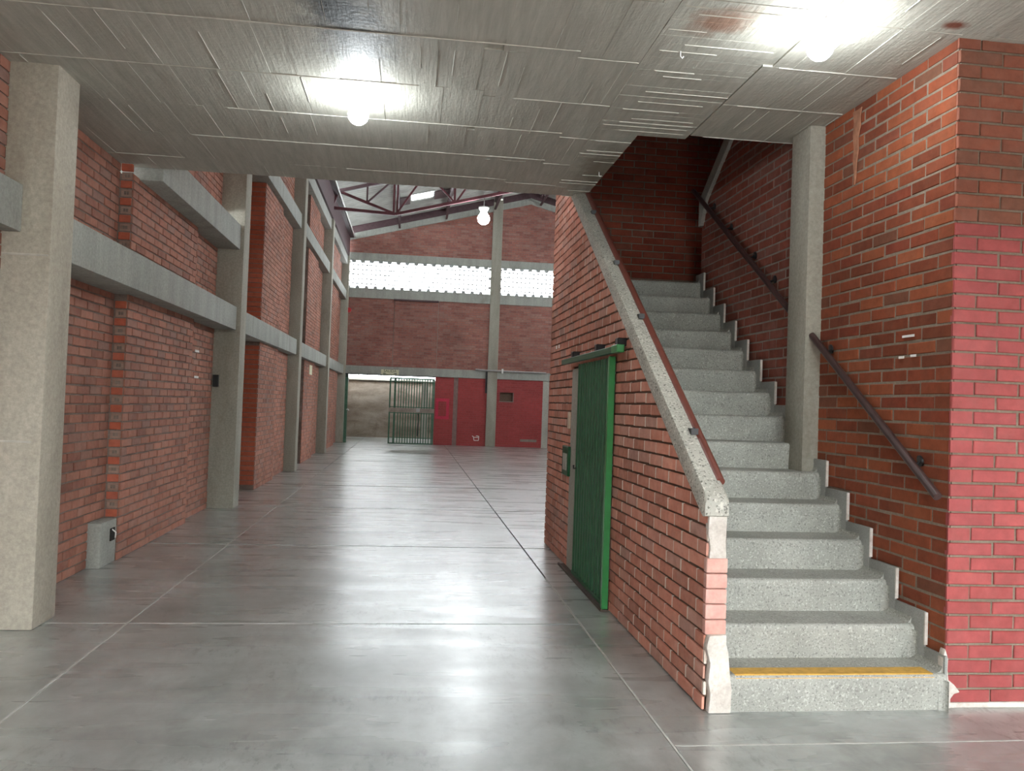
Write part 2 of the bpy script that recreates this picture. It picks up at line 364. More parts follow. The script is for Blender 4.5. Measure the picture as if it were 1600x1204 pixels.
def brickwork(parent, org, ang, regions, mat, mortar, z0=0.0, phase=0.0, thick=0.1, proud=0.009, limit=300, matfn=None, body=True,
              vis=None, ch=CH, mod=MOD, jt=JT, drop=None, uoff=0.0, bodymin=-1e9, perp=None):
    """bricks of one wall face; regions: convex polygons in (u, z), u runs along angle ang from org; the face looks along (sin, -cos)"""
    cu, su = math.cos(ang), math.sin(ang); nx, ny = su, -cu
    W = lambda u, z, d: (org[0] + u * cu + d * nx, org[1] + u * su + d * ny, z)
    if body:
        mb = MB()
        for rg in regions: mb.prism([(max(a, bodymin), b) for a, b in rg], W, -thick, 0.0)
        mb.build('mortar_bed', mortar, parent)
    hp = [halfplanes(r) for r in regions]
    us = [p[0] for r in regions for p in r]; zs = [p[1] for r in regions for p in r]
    u0, u1, zt = min(us), max(us), max(zs)
    items = []; pm_ = MB()
    row0 = int(math.floor((min(zs) - z0) / ch))
    for row in range(row0, int((zt - z0) / ch) + 1):
        za, zb = z0 + row * ch + jt / 2, z0 + (row + 1) * ch - jt / 2
        sh = uoff + (phase + 0.5 * (row % 2)) * mod
        k0 = int(math.floor((u0 - sh) / mod)) - 1
        for k in range(k0, int((u1 - sh) / mod) + 2):
            ua, ub = sh + k * mod + jt / 2, sh + (k + 1) * mod - jt / 2
            full = (ub - ua) * (zb - za); parts = []; tot = 0
            for h in hp:
                pl = [(ua, za), (ub, za), (ub, zb), (ua, zb)]
                for q in h:
                    pl = clip(pl, *q)
                    if len(pl) < 3: break
                ar = area(pl)
                if ar > 0.00012: parts.append(pl); tot += ar
            if not parts: continue
            mid = ((ua + ub) / 2, (za + zb) / 2)
            if drop and drop(*mid): continue
            if tot > 0.985 * full:
                parts = None
                if perp:
                    w_ = jt / 2 + 0.002; za_, zb_ = za - 0.001, zb + 0.001
                    pm_.prism([(ub + jt / 2 - w_, za_), (ub + jt / 2 + w_, za_), (ub + jt / 2 + w_, zb_), (ub + jt / 2 - w_, zb_)], W, -0.004, proud - 0.0015)
            c = Vector(W(mid[0], mid[1], 0)); d2 = (c - CAM).length_squared
            items.append((tot / d2 * (0.01 if vis and not vis(*mid) else 1), ua, ub, za, zb, parts, mid))
    if pm_.v: pm_.build('mortar_perpends', perp, parent)['kind'] = 'stuff'
    items.sort(key=lambda t: -t[0])
    groups = {}
    for i, (_, ua, ub, za, zb, parts, mid) in enumerate(items):
        m = matfn(*mid) if matfn else mat
        pr = proud + random.uniform(-0.002, 0.002)
        if i < limit:
            if parts is None:
                o = put('brick', brick_mesh(ub - ua, zb - za, proud, m, random.randrange(5)), parent)
                o.location = Vector(W(mid[0] + random.uniform(-.002, .002), mid[1] + random.uniform(-.0015, .0015), pr - proud)) - parent.location
                o.rotation_euler = (random.uniform(-.006, .006), random.uniform(-.008, .008), ang + random.uniform(-.006, .006))
            else:
                mb = MB()
                for pl in parts: mb.prism(pl, W, -0.02, pr)
                mb.build('brick', m, parent)
        else:
            g = groups.setdefault(m.name, (m, MB()))[1]
            for pl in (parts or [[(ua, za), (ub, za), (ub, zb), (ua, zb)]]):
                n = len(pl); v = [W(a, b, pr) for a, b in pl] + [W(a, b, -0.005) for a, b in pl]
                g.add(v, [tuple(range(n))] + [(q, (q + 1) % n, n + (q + 1) % n, n + q) for q in range(n)])
    for m, g in groups.values():
        o = g.build('brickwork', m, parent); o['kind'] = 'stuff'
rect = lambda a, b, c, d: [(a, c), (b, c), (b, d), (a, d)]
H90 = math.pi / 2

# ------------------------------------------------------------------ floor
ZC = 3.58
XE = [-2.80, -1.79, 1.24, 4.27, 7.3, 10.7]
fl = thing('floor', 'grey smooth cement floor of the hall, cast in large bays', 'floor', kind='structure')
MB().box(-14, 16, -21, 40, -0.25, -0.018).build('floor_bed', M['joint'], fl)
for i in range(5):
    ys = [2.68 + 3 * k for k in range(-4, 13)]
    if i >= 2: ys = [-9, -5.36, -2.36, 0.637, 3.637] + [8.68 + 3 * k for k in range(0, 11)]
    ys = [max(-2.7, min(40, y)) for y in ys]
    for a, b in zip(ys, ys[1:]):
        if b - a < 0.3: continue
        g = 0.0085; ga, gb_ = (0.016 if a > 6 else g), (0.016 if b > 6 else g)
        o = piece('floor_slab', M['floor'], fl, XE[i] + g, XE[i + 1] - g, a + ga, b - gb_, -0.05, random.uniform(-0.0006, 0.0006))
mb = MB(); mb.box(-1.797, -1.783, -3, 18, -0.02, 0.0012); mb.build('joint_filler', M['joint_light'], fl)
mb = MB(); mb.box(1.235, 1.246, -3, 7.2, -0.02, 0.0008).box(1.25, 6, 3.631, 3.643, -0.02, 0.0009).box(-2.3, -0.6, 5.676, 5.684, -0.02, 0.0006)
mb.build('joint_filler', M['joint_light'], fl)

# ------------------------------------------------------------------ ceiling slab over the entrance, with board marks
ce = thing('ceiling', 'low board-marked concrete ceiling over the entrance and stairs', 'ceiling', kind='structure')
MB().box(-2.9, 1.62, -2.7, 7.87, ZC + 0.012, 3.95).box(1.62, 7.2, -2.7, 5.9, ZC + 0.012, 3.95).build('slab', M['ceiling'], ce)
rows = [2.46, 3.18, 3.9, 4.63, 5.35, 6.06, 6.76, 7.43, 7.87]
fin = MB(); dark = MB(); rest = MB()
def fin_x(x0, x1, y, wdt=0.006):
    fin.prism([(y - wdt, ZC + 0.004), (y + wdt, ZC + 0.004), (y, ZC - 0.0045)], lambda a, b, d: (d, a, b), x0, x1)
def fin_y(x, y0, y1, wdt=0.004):
    fin.prism([(x - wdt, ZC + 0.004), (x + wdt, ZC + 0.004), (x, ZC - 0.004)], lambda a, b, d: (a, d, b), y0, y1)
for r, (ya, yb) in enumerate(zip(rows, rows[1:])):
    x = -2.9
    sh = 0.0
    while x < 1.277:
        wd = random.choice((0.10, 0.125, 0.14, 0.15, 0.165)); xb = min(1.277, x + wd)
        if 1.277 - xb < 0.05: xb = 1.277
        dy = 0.09 if x > 0.3 else 0.0
        a, b = ya + dy, min(7.87, yb + dy)
        if b - a > 0.03:
            zz = ZC + random.uniform(-0.0016, 0.0016)
            if ya >= 3.85: piece('board_mark', M['ceiling'], ce, x + 0.0003, xb - 0.0003, a + 0.0005, b - 0.0005, zz, ZC + 0.02)
            else: rest.box(x + .0015, xb - .0015, a + .002, b - .002, zz, ZC + .02)
        if random.random() < 0.35:
            q0 = random.uniform(a, a + 0.4); q1 = min(b, q0 + random.uniform(0.15, 0.7))
            if q1 > q0: fin_y(xb, q0, q1, random.uniform(0.001, 0.0028))
        x = xb
    x = -2.8
    while x < 1.2:
        L = random.uniform(0.5, 1.5)
        if random.random() < 0.75: fin_x(x, min(1.27, x + L), ya + (0.09 if x > 0.3 else 0) , random.uniform(0.0015, 0.005))
        x += L
y = 3.2
while y < 7.86:
    wd = random.choice((0.075, 0.085, 0.095, 0.11)); yb = min(7.87, y + wd)
    x1 = 1.62 if y > 5.9 else (1.99 if y > 4.2 else 2.05)
    if y < 5.9 < yb: yb = 5.9
    zz = ZC + random.uniform(-0.0016, 0.0016)
    if y > 3.85: piece('board_mark', M['ceiling'], ce, 1.28, x1, y + 0.0003, yb - 0.0003, zz, ZC + 0.02)
    else: rest.box(1.28, x1, y + .001, yb - .001, zz, ZC + .02)
    if random.random() < 0.5:
        q = random.uniform(1.28, 1.5); fin_x(q, min(x1, q + random.uniform(0.2, 0.7)), yb, random.uniform(0.0008, 0.0022))
    y = yb
for r, (ya, yb) in enumerate(((2.46, 3.3), (3.3, 4.02), (4.02, 4.62), (4.62, 5.25), (5.25, 5.9))):
    x = 2.0 if ya > 4.1 else 2.06
    while x < 4.0:
        wd = random.choice((0.10, 0.125, 0.15)); xb = min(4.0, x + wd); zz = ZC + random.uniform(-0.0016, 0.0016)
        if ya > 3.2 and x < 3.3: piece('board_mark', M['ceiling'], ce, x + 0.0003, xb - 0.0003, ya + 0.0005, yb - 0.0005, zz, ZC + 0.02)
        else: rest.box(x + .0015, xb - .0015, ya + .002, yb - .002, zz, ZC + .02)
        if random.random() < 0.4: fin_y(xb, ya + 0.05, yb - random.uniform(0, 0.3), random.uniform(0.0015, 0.004))
        x = xb
    fin_x(2.1, 2.85, yb, 0.005)
o = rest.build('board_marks', M['ceiling'], ce); o['kind'] = 'stuff'
o = fin.build('cement_fins', M['fin'], ce); o['kind'] = 'stuff'
fin_y(1.278, 3.2, 7.8, 0.004)

# ------------------------------------------------------------------ left side: columns, beams, brick bays
cols = [(5.5, 5.84), (11.35, 11.70), (17.2, 17.55), (23.1, 23.45), (28.96, 29.3)]
cl = ['broad grey-beige concrete column nearest the viewer, meeting the low ceiling',
      'tall concrete column after the first brick bay, just past the low ceiling',
      'concrete column between the second and third brick bays',
      'concrete column with the roof truss resting above it',
      'concrete corner column beside the open exit gateway']
for i, (a, b) in enumerate(cols):
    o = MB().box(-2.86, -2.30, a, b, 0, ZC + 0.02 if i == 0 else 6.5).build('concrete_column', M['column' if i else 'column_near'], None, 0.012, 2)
    tag(o, cl[i], 'column', 'concrete columns along the brick side wall')
    for q, z in enumerate((1.18, 2.36) if i < 3 else ()):
        MB().prism([(a - 0.003, z - 0.007), (a - 0.0045, z), (a - 0.003, z + 0.007), (a + 0.004, z)], lambda p_, q_, d: (d, p_, q_), -2.86, -2.312 if q else -2.36).build('formwork_seam', M['fin' if i == 0 else 'column'], o)
mb = MB().box(-2.86, -2.48, -7, 5.505, 2.50, 2.80)
tag(mb.build('concrete_beam', M['beam'], None, 0.008, 2), 'concrete beam end meeting the near face of the nearest column', 'beam', 'concrete tie beams on the side wall')
ordn = ['first', 'second', 'third', 'fourth']
for i in range(4):
    a, b = cols[i][1] - 0.01, cols[i + 1][0] + 0.01
    lv = [(2.39, 2.70, 'lowest')] + ([(4.98, 5.28, 'middle'), (6.2, 6.5, 'topmost')] if i else [])
    for z0, z1, nm in lv:
        o = MB().box(-2.80, -2.36, a, b, z0, z1).build('concrete_beam', M['beam'], None, 0.008, 2)
        tag(o, f'{nm} concrete beam of the {ordn[i]} brick bay, counted from the nearest column', 'beam', 'concrete tie beams on the side wall')
o = MB().box(-2.80, -2.35, 7.9, 11.36, 3.47, 3.80).build('concrete_beam', M['beam'], None, 0.008, 2)
tag(o, 'concrete beam emerging level with the low ceiling edge in the first brick bay', 'beam', 'concrete tie beams on the side wall')

for i in range(4):
    ya, yb = cols[i][1], cols[i + 1][0]
    if i == 0: p0, p1, xb, xc = 7.75, 10.0, -2.57, -2.65
    elif i == 1: p0, p1, xb, xc = 13.65, 15.45, -2.465, -2.54
    elif i == 2: p0, p1, xb, xc = 19.3, 21.3, -2.47, -2.56
    else: p0, p1, xb, xc = 25.1, 27.2, -2.47, -2.56
    lv = [(0, 2.40), (2.69, ZC + 0.01 if i == 0 else 4.99)] + ([(5.27, 6.21)] if i else [])
    bay = ordn[i]
    wl = thing('wall_left', f'recessed dusty brick wall of the {bay} side bay, behind its beams', 'wall', kind='structure')
    wc = thing('wall_left', f'brick strip between pilaster and next column in the {bay} side bay', 'wall', kind='structure')
    pb = thing('brick_pilaster', f'projecting flat brick pilaster in the middle of the {bay} side bay' + (', with toothed edge' if i == 0 else ''), 'pilaster')
    lim = 300 if i == 0 else (60 if i == 1 else 0)
    lv2 = lv if i else [(0, 2.40), (2.69, 3.48)]
    brickwork(wl, (-2.69, 0), H90, [rect(ya, p0 + 0.02, z0, z1) for z0, z1 in lv], M['b_left'], M['mortar_left'], phase=0.3, limit=lim, thick=0.2)
    brickwork(pb, (xb, 0), H90, [rect(p0, p1, z0, z1) for z0, z1 in (lv2 if i == 0 else lv)], M['b_left'], M['mortar_left'], phase=0.1, limit=lim, thick=xb + 2.72, proud=0.012, jt=0.013)
    brickwork(wc, (xc, 0), H90, [rect(p1, yb, z0, z1) for z0, z1 in (lv2 if i == 0 else lv)], M['b_left'], M['mortar_left'], phase=0.6, limit=lim, thick=xc + 2.86)
    # narrow end face of the pilaster, looking towards the entrance
    wdt = xb + 2.69
    for z0, z1 in (lv if i == 0 else lv):
        nrow = int((z1 - z0) / CH)
        for k in range(int(z0 / CH) + 1, int(z1 / CH)):
            za, zb_ = k * CH + 0.006, (k + 1) * CH - 0.006
            if za < 0.38 and i == 0: continue
            if i == 0 and k % 2 == 0:      # perforated brick end with two cores
                x0, x1 = -2.69 + 0.028, xb - 0.004
                fr = MB(); y0 = p0 - 0.004
                hx = [(x0 + 0.022, x0 + 0.042), (x1 - 0.044, x1 - 0.022)]; hz = (za + 0.018, zb_ - 0.018)
                fr.box(x0, x1, y0, y0 + 0.05, za, hz[0]).box(x0, x1, y0, y0 + 0.05, hz[1], zb_)
                xs = [x0, *hx[0], *hx[1], x1]
                for q in (0, 2, 4): fr.box(xs[q], xs[q + 1], y0, y0 + 0.05, hz[0], hz[1])
                e = fr.build('perforated_brick', M['b_core'], pb)
                hm = MB()
                for q in hx:
                    if random.random() < 0.75: hm.box(q[0], q[1], y0 + 0.022, y0 + 0.03, hz[0], hz[1])
                if hm.v: hm.build('core_shade', M['void'], e)
            elif i == 0:
                MB().box(-2.69 + 0.02, xb - 0.002, p0 - 0.009, p0 + 0.03, za, zb_).build('brick', M['b_tooth'], pb, 0.003)
            elif i == 1 and z0 < 3:
                MB().box(-2.69 + 0.004, xb - 0.002, p0 - 0.008, p0 + 0.03, za, zb_).build('brick', M['b_tooth'], pb)
    if i == 1:
        pass
# earlier bay beside and behind the viewer
wl = thing('wall_left', 'brick wall sliver outside the near edge of the nearest column', 'wall', kind='structure')
brickwork(wl, (-2.60, 0), H90, [rect(-7, 5.5, 0, 2.5), rect(-7, 5.5, 2.8, ZC)], M['b_left'], M['mortar_left'], limit=20, thick=0.2)
# upper part above first bay beam (out of sight behind the low ceiling edge) and roof-level steel
wl = thing('wall_left', 'brick wall above the beam at the low ceiling edge', 'wall', kind='structure')
brickwork(wl, (-2.62, 0), H90, [rect(2.0, 11.36, 3.96, 6.5)], M['b_left'], M['mortar_left'], limit=0, thick=0.15)

# concrete stub and broken socket at the foot of the first pilaster
st = thing('concrete_stub', 'small grey concrete block at the foot of the toothed brick edge', 'block', (-2.63, 7.6, 0))
MB().box(-2.70, -2.575, 7.38, 7.83, 0, 0.385).build('block', M['beam'], st, 0.01, 2)
MB().box(-2.578, -2.566, 7.60, 7.70, 0.20, 0.31).build('recess_shade', M['void'], st)
MB().tube([(-2.566, 7.63, 0.30), (-2.545, 7.66, 0.27), (-2.555, 7.68, 0.22)], 0.006, 8).build('loose_wire', M['white'], st)
for z, d in ((2.03, 0), (1.71, 0.02)):
    o = MB().box(-2.642, -2.638, 10.42 + d, 10.62 + d, z, z + 0.028).build('tape_strip', M['white'])
    tag(o, 'upper short white tape strip on brick beside second column' if d == 0 else 'lower short white tape strip on brick beside second column', 'tape', 'white tape strips on the side wall')
o = MB().box(-2.62, -2.55, 11.30, 11.348, 1.62, 1.78).build('steel_hook', M['black'], None, 0.004)
tag(o, 'small dark hook on the edge of the second column', 'hook')
o = MB().box(-2.465, -2.45, 20.25, 20.75, 2.08, 2.31).build('wall_sign', M['cream'], None)
tag(o, 'small pale plate high on the third brick pilaster', 'sign')

# ------------------------------------------------------------------ right of the stairs: pier, wall, column
wp = thing('wall_pier', 'brick end wall beside the stair foot, painted salmon red to head height', 'wall', kind='structure')
XP, YP = 2.86, 4.06
brickwork(wp, (XP, YP + 0.008), 0.0, [rect(0, 3.2, 0.03, ZC + 0.01)], M['pier'], M['mortar_mid'], z0=0.02, phase=0.0, limit=240, proud=0.009,
          matfn=lambda u, z: M['paint'] if z < 2.57 else M['pier'], thick=0.25, bodymin=0.02)
MB().box(XP + 0.01, XP + 3.2, YP - 0.012, YP + 0.05, 0.0, 0.028).build('mortar_base', M['plaster'], wp, 0.006)
MB().prism([(2.832, 0.0), (2.888, 0.0), (2.885, 0.05), (2.905, 0.075), (2.94, 0.085), (2.905, 0.125), (2.872, 0.15), (2.866, 0.2), (2.868, 0.26), (2.85, 0.315), (2.836, 0.26), (2.838, 0.12)], lambda a, b, d: (a, d, b), YP - 0.016, YP + 0.03).build('mortar_patch', M['plaster'], wp, 0.006, 2)

wr = thing('wall_right', 'orange-red brick wall along the lower stair flight', 'wall', kind='structure')
brickwork(wr, (XP + 0.008, 4.075), -H90, [rect(-1.43, 0, 0, ZC + 0.01)], M['b_right'], M['mortar_mid'], z0=0.02, phase=0.5, limit=300, thick=0.25, proud=0.0035,
          drop=lambda u, z: z < 0.02 + (-u) * 0.674 - 0.25)
o = MB().box(2.75, 3.1, 5.5, 5.785, 0.3, ZC + 0.02).build('concrete_column', M['column'], None, 0.008, 2)
tag(o, 'slim grey concrete column rising from the stairs between two brick walls', 'column')
wu = thing('wall_right', 'brick wall along the upper stair steps, cut by a sloping edge', 'wall', kind='structure')
zs = lambda Y: 3.63 + 0.672 * (8.05 - Y)
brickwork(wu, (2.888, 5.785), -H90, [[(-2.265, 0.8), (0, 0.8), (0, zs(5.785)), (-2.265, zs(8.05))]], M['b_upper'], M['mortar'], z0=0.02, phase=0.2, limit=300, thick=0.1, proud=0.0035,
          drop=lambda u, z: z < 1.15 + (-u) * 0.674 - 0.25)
o = MB().prism([(8.07, 3.40), (8.07, zs(8.07) + 0.06), (5.8, zs(5.8) + 0.06), (5.8, zs(5.8) - 0.1), (7.9, zs(7.9) - 0.1), (8.0, 3.40)], lambda a, b, d: (d, a, b), 2.85, 3.02).build('stair_coping', M['jamb'], None, 0.006)
tag(o, 'grey sloping concrete edge of the dark upper flight', 'coping')

# white tape strips, mortar smear on the right wall
for k, (y0, y1, z, lb) in enumerate(((4.39, 4.505, 1.999, 'long white tape strip, higher of the three on the orange brick'),
                                     (4.485, 4.535, 1.878, 'short white tape scrap on orange brick, farther from the pier corner'),
                                     (4.37, 4.42, 1.882, 'short white tape scrap on orange brick, closer to the pier corner'))):
    o = MB().box(2.853, 2.857, y0, y1, z - 0.006, z + 0.008).build('tape_strip', M['white']); tag(o, lb, 'tape', 'white tape on the stair wall')
mb = MB(); zt = ZC - 0.03
pl = [(5.125, zt), (5.06, zt - 0.005), (5.015, zt), (5.03, zt - 0.06), (5.026, zt - 0.12), (5.05, zt - 0.19), (5.044, zt - 0.27), (5.062, zt - 0.36), (5.07, zt - 0.47), (5.083, zt - 0.50), (5.09, zt - 0.43), (5.108, zt - 0.34), (5.102, zt - 0.25), (5.118, zt - 0.16), (5.108, zt - 0.08)]
o = mb.prism(pl, lambda a, b, d: (d, a, b), 2.8535, 2.862).build('mortar_smear', M['smear'], None, 0.002)
tag(o, 'pale orange mortar smear near the top of the orange brick wall', 'mortar')

# ------------------------------------------------------------------ staircase
R_, G_, Y0 = 0.1873, 0.2788, 4.02
stc = thing('staircase', 'straight flight of rounded grey granite-grain steps climbing between brick walls', 'staircase', (2.2, 4.02, 0))
XL, XR = 1.632, 2.842
for k in range(1, 16):
    ya, zt = Y0 + (k - 1) * G_, k * R_
    prof = [(ya + 0.012, zt - R_ - 0.004), (ya + 0.004, zt - 0.05)]
    for q in range(6):
        t = q / 5 * math.pi / 2; prof.append((ya + 0.024 - 0.024 * math.cos(t), zt - 0.026 + 0.026 * math.sin(t)))
    yb = ya + G_ + 0.03 if k < 15 else 8.905
    prof += [(yb, zt), (yb, zt - R_ - 0.004)]
    mb = MB().prism(prof, lambda a, b, d: (d, a, b), XL, XR)
    s_ = mb.build('step', M['step'], stc); 
    for p in s_.data.polygons: p.use_smooth = True
    s_.data.set_sharp_from_angle(angle=0.6)
    if k == 1:
        t = 0.002
        mb = MB().prism([(ya + 0.018, zt + t), (ya + 0.12, zt + t), (ya + 0.12, zt - 0.002), (ya + 0.018, zt - 0.002)], lambda a, b, d: (d, a, b), 1.69, 2.775)
        mb.add([(1.69, ya + 0.018, zt + t), (2.775, ya + 0.018, zt + t), (2.775, ya + 0.001, zt - 0.016), (1.69, ya + 0.001, zt - 0.016)], [(0, 1, 2, 3)])
        o = mb.build('safety_strip', M['yellow'], s_, None); o.location = (0, 0, 0); o.matrix_parent_inverse = Matrix(); o['label'] = 'yellow warning strip along the first nosing'
for k in range(1, 16):
    ya = Y0 + (k - 1) * G_ - 0.085; zt = k * R_ + 0.092
    y1 = ya + G_ if k < 15 else 8.07
    if k == 1: ya = Y0 + 0.01
    mb = MB().box(2.838, 2.8535, ya, y1, max(0, zt - R_ - 0.25), zt)
    mb.build('skirting', M['skirt'], stc, 0.004, 2)
    if k > 1: MB().box(2.8385, 2.856, ya - 0.008, ya + 0.001, zt - R_ + 0.008, zt - 0.004).build('lit_edge', M['plaster'], stc)  # whitish strip paints the light caught by the skirting's front edge
    # concave fillets where riser and tread run into the skirting
    yk, zk = Y0 + (k - 1) * G_, k * R_; rr = 0.035
    arc = [(XR - 0.005 - rr + rr * math.sin(t), rr - rr * math.cos(t)) for t in (q * math.pi / 10 for q in range(6))]
    poly = arc + [(XR - 0.004, -0.002), (XR - 0.005 - rr, -0.002)]
    mb = MB().prism([(x, -h) for x, h in poly], lambda a, b, d: (a, yk + 0.006 + b, d), zk - R_, zk - 0.03)
    mb.prism([(x, h) for x, h in poly], lambda a, b, d: (a, d, zk + b), yk + 0.03, yk + G_ + 0.01)
    f_ = mb.build('fillet', M['step'], stc)
# landing beyond and the dark return flight

# ------------------------------------------------------------------ wall on the open side of the stairs
XW = 1.53
ws = thing('wall_stair', 'brown-red brick wall under the sloping coping, with the green door', 'wall', kind='structure')
cz = lambda Y: 0.98 + 0.667 * (Y - 4.03)
oy = 4.055
U = lambda Y: oy - Y
regs = [[(U(6.1), 0.0), (U(oy), 0.0), (U(oy), cz(oy) + 0.03), (U(6.1), cz(6.1) + 0.03)],
        [(U(7.72), 1.90), (U(6.1), 1.90), (U(6.1), cz(6.1) + 0.03), (U(7.72), cz(7.72) + 0.03)],
        [(U(7.95), 0.0), (U(7.72), 0.0), (U(7.72), 3.47), (U(7.95), 3.60)],
        [(U(9.03), 0.0), (U(7.95), 0.0), (U(7.95), 6.0), (U(9.03), 6.0)]]
brickwork(ws, (XW + 0.009, oy), -H90, regs, M['b_stair'], M['mortar_raked'], z0=0.0, phase=0.5, limit=300, thick=0.093, proud=0.012, perp=M['mortar_white'], jt=0.0145)
MB().box(XW - 0.004, XW + 0.1, 7.26, 7.72, 0, 1.88).build('jamb', M['jamb'], ws, 0.004)
# narrow end of that wall
endm = MB()
for k in range(5, 10):
    MB().box(XW - 0.008, 1.634, oy - 0.022 - random.uniform(0, .004), oy + 0.02, k * CH + 0.002, (k + 1) * CH - 0.003).build('brick', M['pink'], ws, 0.006, 2)
def lumpy(pts, y0, y1, name, mat, parent):
    mb = MB().prism(pts, lambda a, b, d: (a, d, b), y0, y1); return mb.build(name, mat, parent, 0.008, 2)
lumpy([(1.545, 0.0), (1.665, 0.0), (1.667, 0.12), (1.655, 0.2), (1.645, 0.30), (1.632, 0.345), (1.632, 0.395), (1.54, 0.39), (1.525, 0.33), (1.548, 0.25), (1.54, 0.16), (1.553, 0.1)], oy - 0.045, oy + 0.03, 'plaster_patch', M['plaster'], ws)
lumpy([(1.535, 0.765), (1.63, 0.77), (1.625, 0.86), (1.628, 0.99), (1.53, 0.99), (1.527, 0.90), (1.54, 0.83)], oy - 0.02, oy + 0.03, 'plaster_patch', M['plaster'], ws)

# coping, sloping, with blunt near end
def coping_obj():
    # cross-section (x, dz above the lower edge line)
    sec = [(1.495, 0.0), (1.495, 0.085), (1.508, 0.115), (1.56, 0.128), (1.615, 0.12), (1.632, 0.095), (1.635, 0.0)]
    ys = [4.02, 4.035, 4.06, 4.5, 5.2, 6.0, 6.8, 7.4, 7.93]
    v, f = [], []
    n = len(sec)
    for j, y in enumerate(ys):
        for x, dz in sec:
            if j == 0: zz = cz(y) + 0.02 + dz * 0.72; x = 1.565 + (x - 1.565) * 0.9
            elif j == 1: zz = cz(y) + 0.004 + dz * 0.92; x = 1.565 + (x - 1.565) * 0.98
            else: zz = cz(y) + dz
            v.append((x, y, zz))
    for j in range(len(ys) - 1):
        for q in range(n): f.append((j * n + q, j * n + (q + 1) % n, (j + 1) * n + (q + 1) % n, (j + 1) * n + q))
    f += [tuple(range(n)), tuple(range((len(ys) - 1) * n, len(ys) * n))]
    mb = MB(); mb.add(v, f, True); o = mb.build('stair_coping', M['coping'], None)
    o.data.set_sharp_from_angle(angle=0.75)
    return o
tag(coping_obj(), 'speckled granite-grain coping sloping along the top of the door wall', 'coping')

# ------------------------------------------------------------------ handrails
def bracket(parent, p_rail, p_wall, mat, n):
    p, q = Vector(p_rail), Vector(p_wall); d = (q - p).normalized()
    MB().tube([p, p.lerp(q, 0.5) - Vector((0, 0, 0.015)), q], 0.008, 8).tube([q - d * 0.002, q - d * 0.012], 0.032, 14).build('bracket', mat, parent)
hr = thing('handrail', 'oxide-red round handrail above the speckled coping', 'handrail', (1.62, 4.13, 1.15))
rl = lambda Y: 1.155 + 0.672 * (Y - 4.13)
MB().tube([(1.62, 4.13, rl(4.13)), (1.62, 7.80, rl(7.80))], 0.025, 14).build('rail', M['rail_red'], hr)
for Y in (4.47, 5.62, 6.38, 7.30):
    MB().box(1.565, 1.605, Y - 0.03, Y + 0.03, cz(Y) + 0.115, cz(Y) + 0.15).tube([(1.585, Y, cz(Y) + 0.15), (1.62, Y, rl(Y) - 0.01)], 0.01, 8).build('bracket', M['black'], hr)
hr = thing('handrail', 'dark brown handrail on the orange brick by the painted pier', 'handrail', (2.8, 4.067, 1.1))
MB().tube([(2.80, 5.50, 2.085), (2.80, 4.067, 1.11)], 0.0235, 14).build('rail', M['rail_dark'], hr)
for Y, dz in ((5.33, 0.0), (4.31, 0.0)):
    z = 1.11 + (Y - 4.067) * 0.68
    bracket(hr, (2.80, Y, z), (2.858, Y - 0.01, z + 0.012), M['black'], (1, 0, 0))
hr = thing('handrail', 'dark brown handrail on the brick wall of the upper steps', 'handrail', (2.8, 6.03, 2.4))
MB().tube([(2.80, 8.10, 3.78), (2.80, 5.80, 2.265)], 0.0235, 14).build('rail', M['rail_dark'], hr)
for Y in (7.7, 7.25, 6.7, 6.3):
    z = 2.265 + (Y - 5.80) * 0.6587
    bracket(hr, (2.80, Y, z), (2.882, Y - 0.01, z + 0.012), M['black'], (1, 0, 0))

# ------------------------------------------------------------------ green sliding door
dr = thing('door_1', 'green ribbed sheet-metal sliding door in the stair wall', 'door', (1.48, 6.7, 0), kind='structure')
prof = []; y = 6.10; n = 12; step_ = (7.28 - 6.10) / n
for k in range(n):
    a = 6.10 + k * step_
    prof += [(a, 1.505), (a + step_ * 0.66, 1.505), (a + step_ * 0.72, 1.489), (a + step_ * 0.92, 1.489)]
prof.append((7.28, 1.505))
v = []; 
for yy, xx in prof: v += [(xx, yy, 0.03), (xx, yy, 1.905)]
f = [(2 * i, 2 * i + 2, 2 * i + 3, 2 * i + 1) for i in range(len(prof) - 1)]
b = len(v); v += [(1.515, 6.10, 0.03), (1.515, 7.28, 0.03), (1.515, 7.28, 1.905), (1.515, 6.10, 1.905)]; f.append((b, b + 1, b + 2, b + 3))
mb = MB(); mb.add(v, f); mb.build('ribbed_panel', M['green'], dr)
MB().box(1.476, 1.516, 6.075, 6.10, 0.02, 1.91).box(1.468, 1.516, 6.02, 6.06, 0.02, 1.91).box(1.488, 1.514, 6.055, 6.08, 0.02, 1.91).build('edge_stile', M['green_bright'], dr, 0.003)
MB().box(1.484, 1.505, 6.05, 7.28, 0.03, 0.06).build('bottom_rail', M['green'], dr)
MB().tube([(1.495, 7.25, 0.97), (1.47, 7.25, 0.97), (1.47, 7.25, 1.0)], 0.008, 8).build('latch', M['black'], dr)
tr = thing('door_track', 'green steel track above the ribbed door', 'track', (1.47, 6.7, 1.92))
MB().box(1.44, 1.485, 5.68, 7.86, 1.925, 1.972).build('track', M['green'], tr, 0.004)
MB().box(1.435, 1.49, 5.675, 5.85, 1.92, 1.976).build('track_end', M['green_bright'], tr, 0.004)
for Y in (5.80, 6.48, 7.45): MB().box(1.46, 1.535, Y - 0.04, Y + 0.04, 1.972, 2.03).build('hanger', M['black'], tr, 0.006)
o = MB().box(1.462, 1.478, 6.03, 7.82, 0.0, 0.02).box(1.478, 1.528, 6.03, 7.82, 0, 0.012).build('floor_track', M['wood'])
tag(o, 'worn dark threshold strip on the floor below the green door', 'threshold')
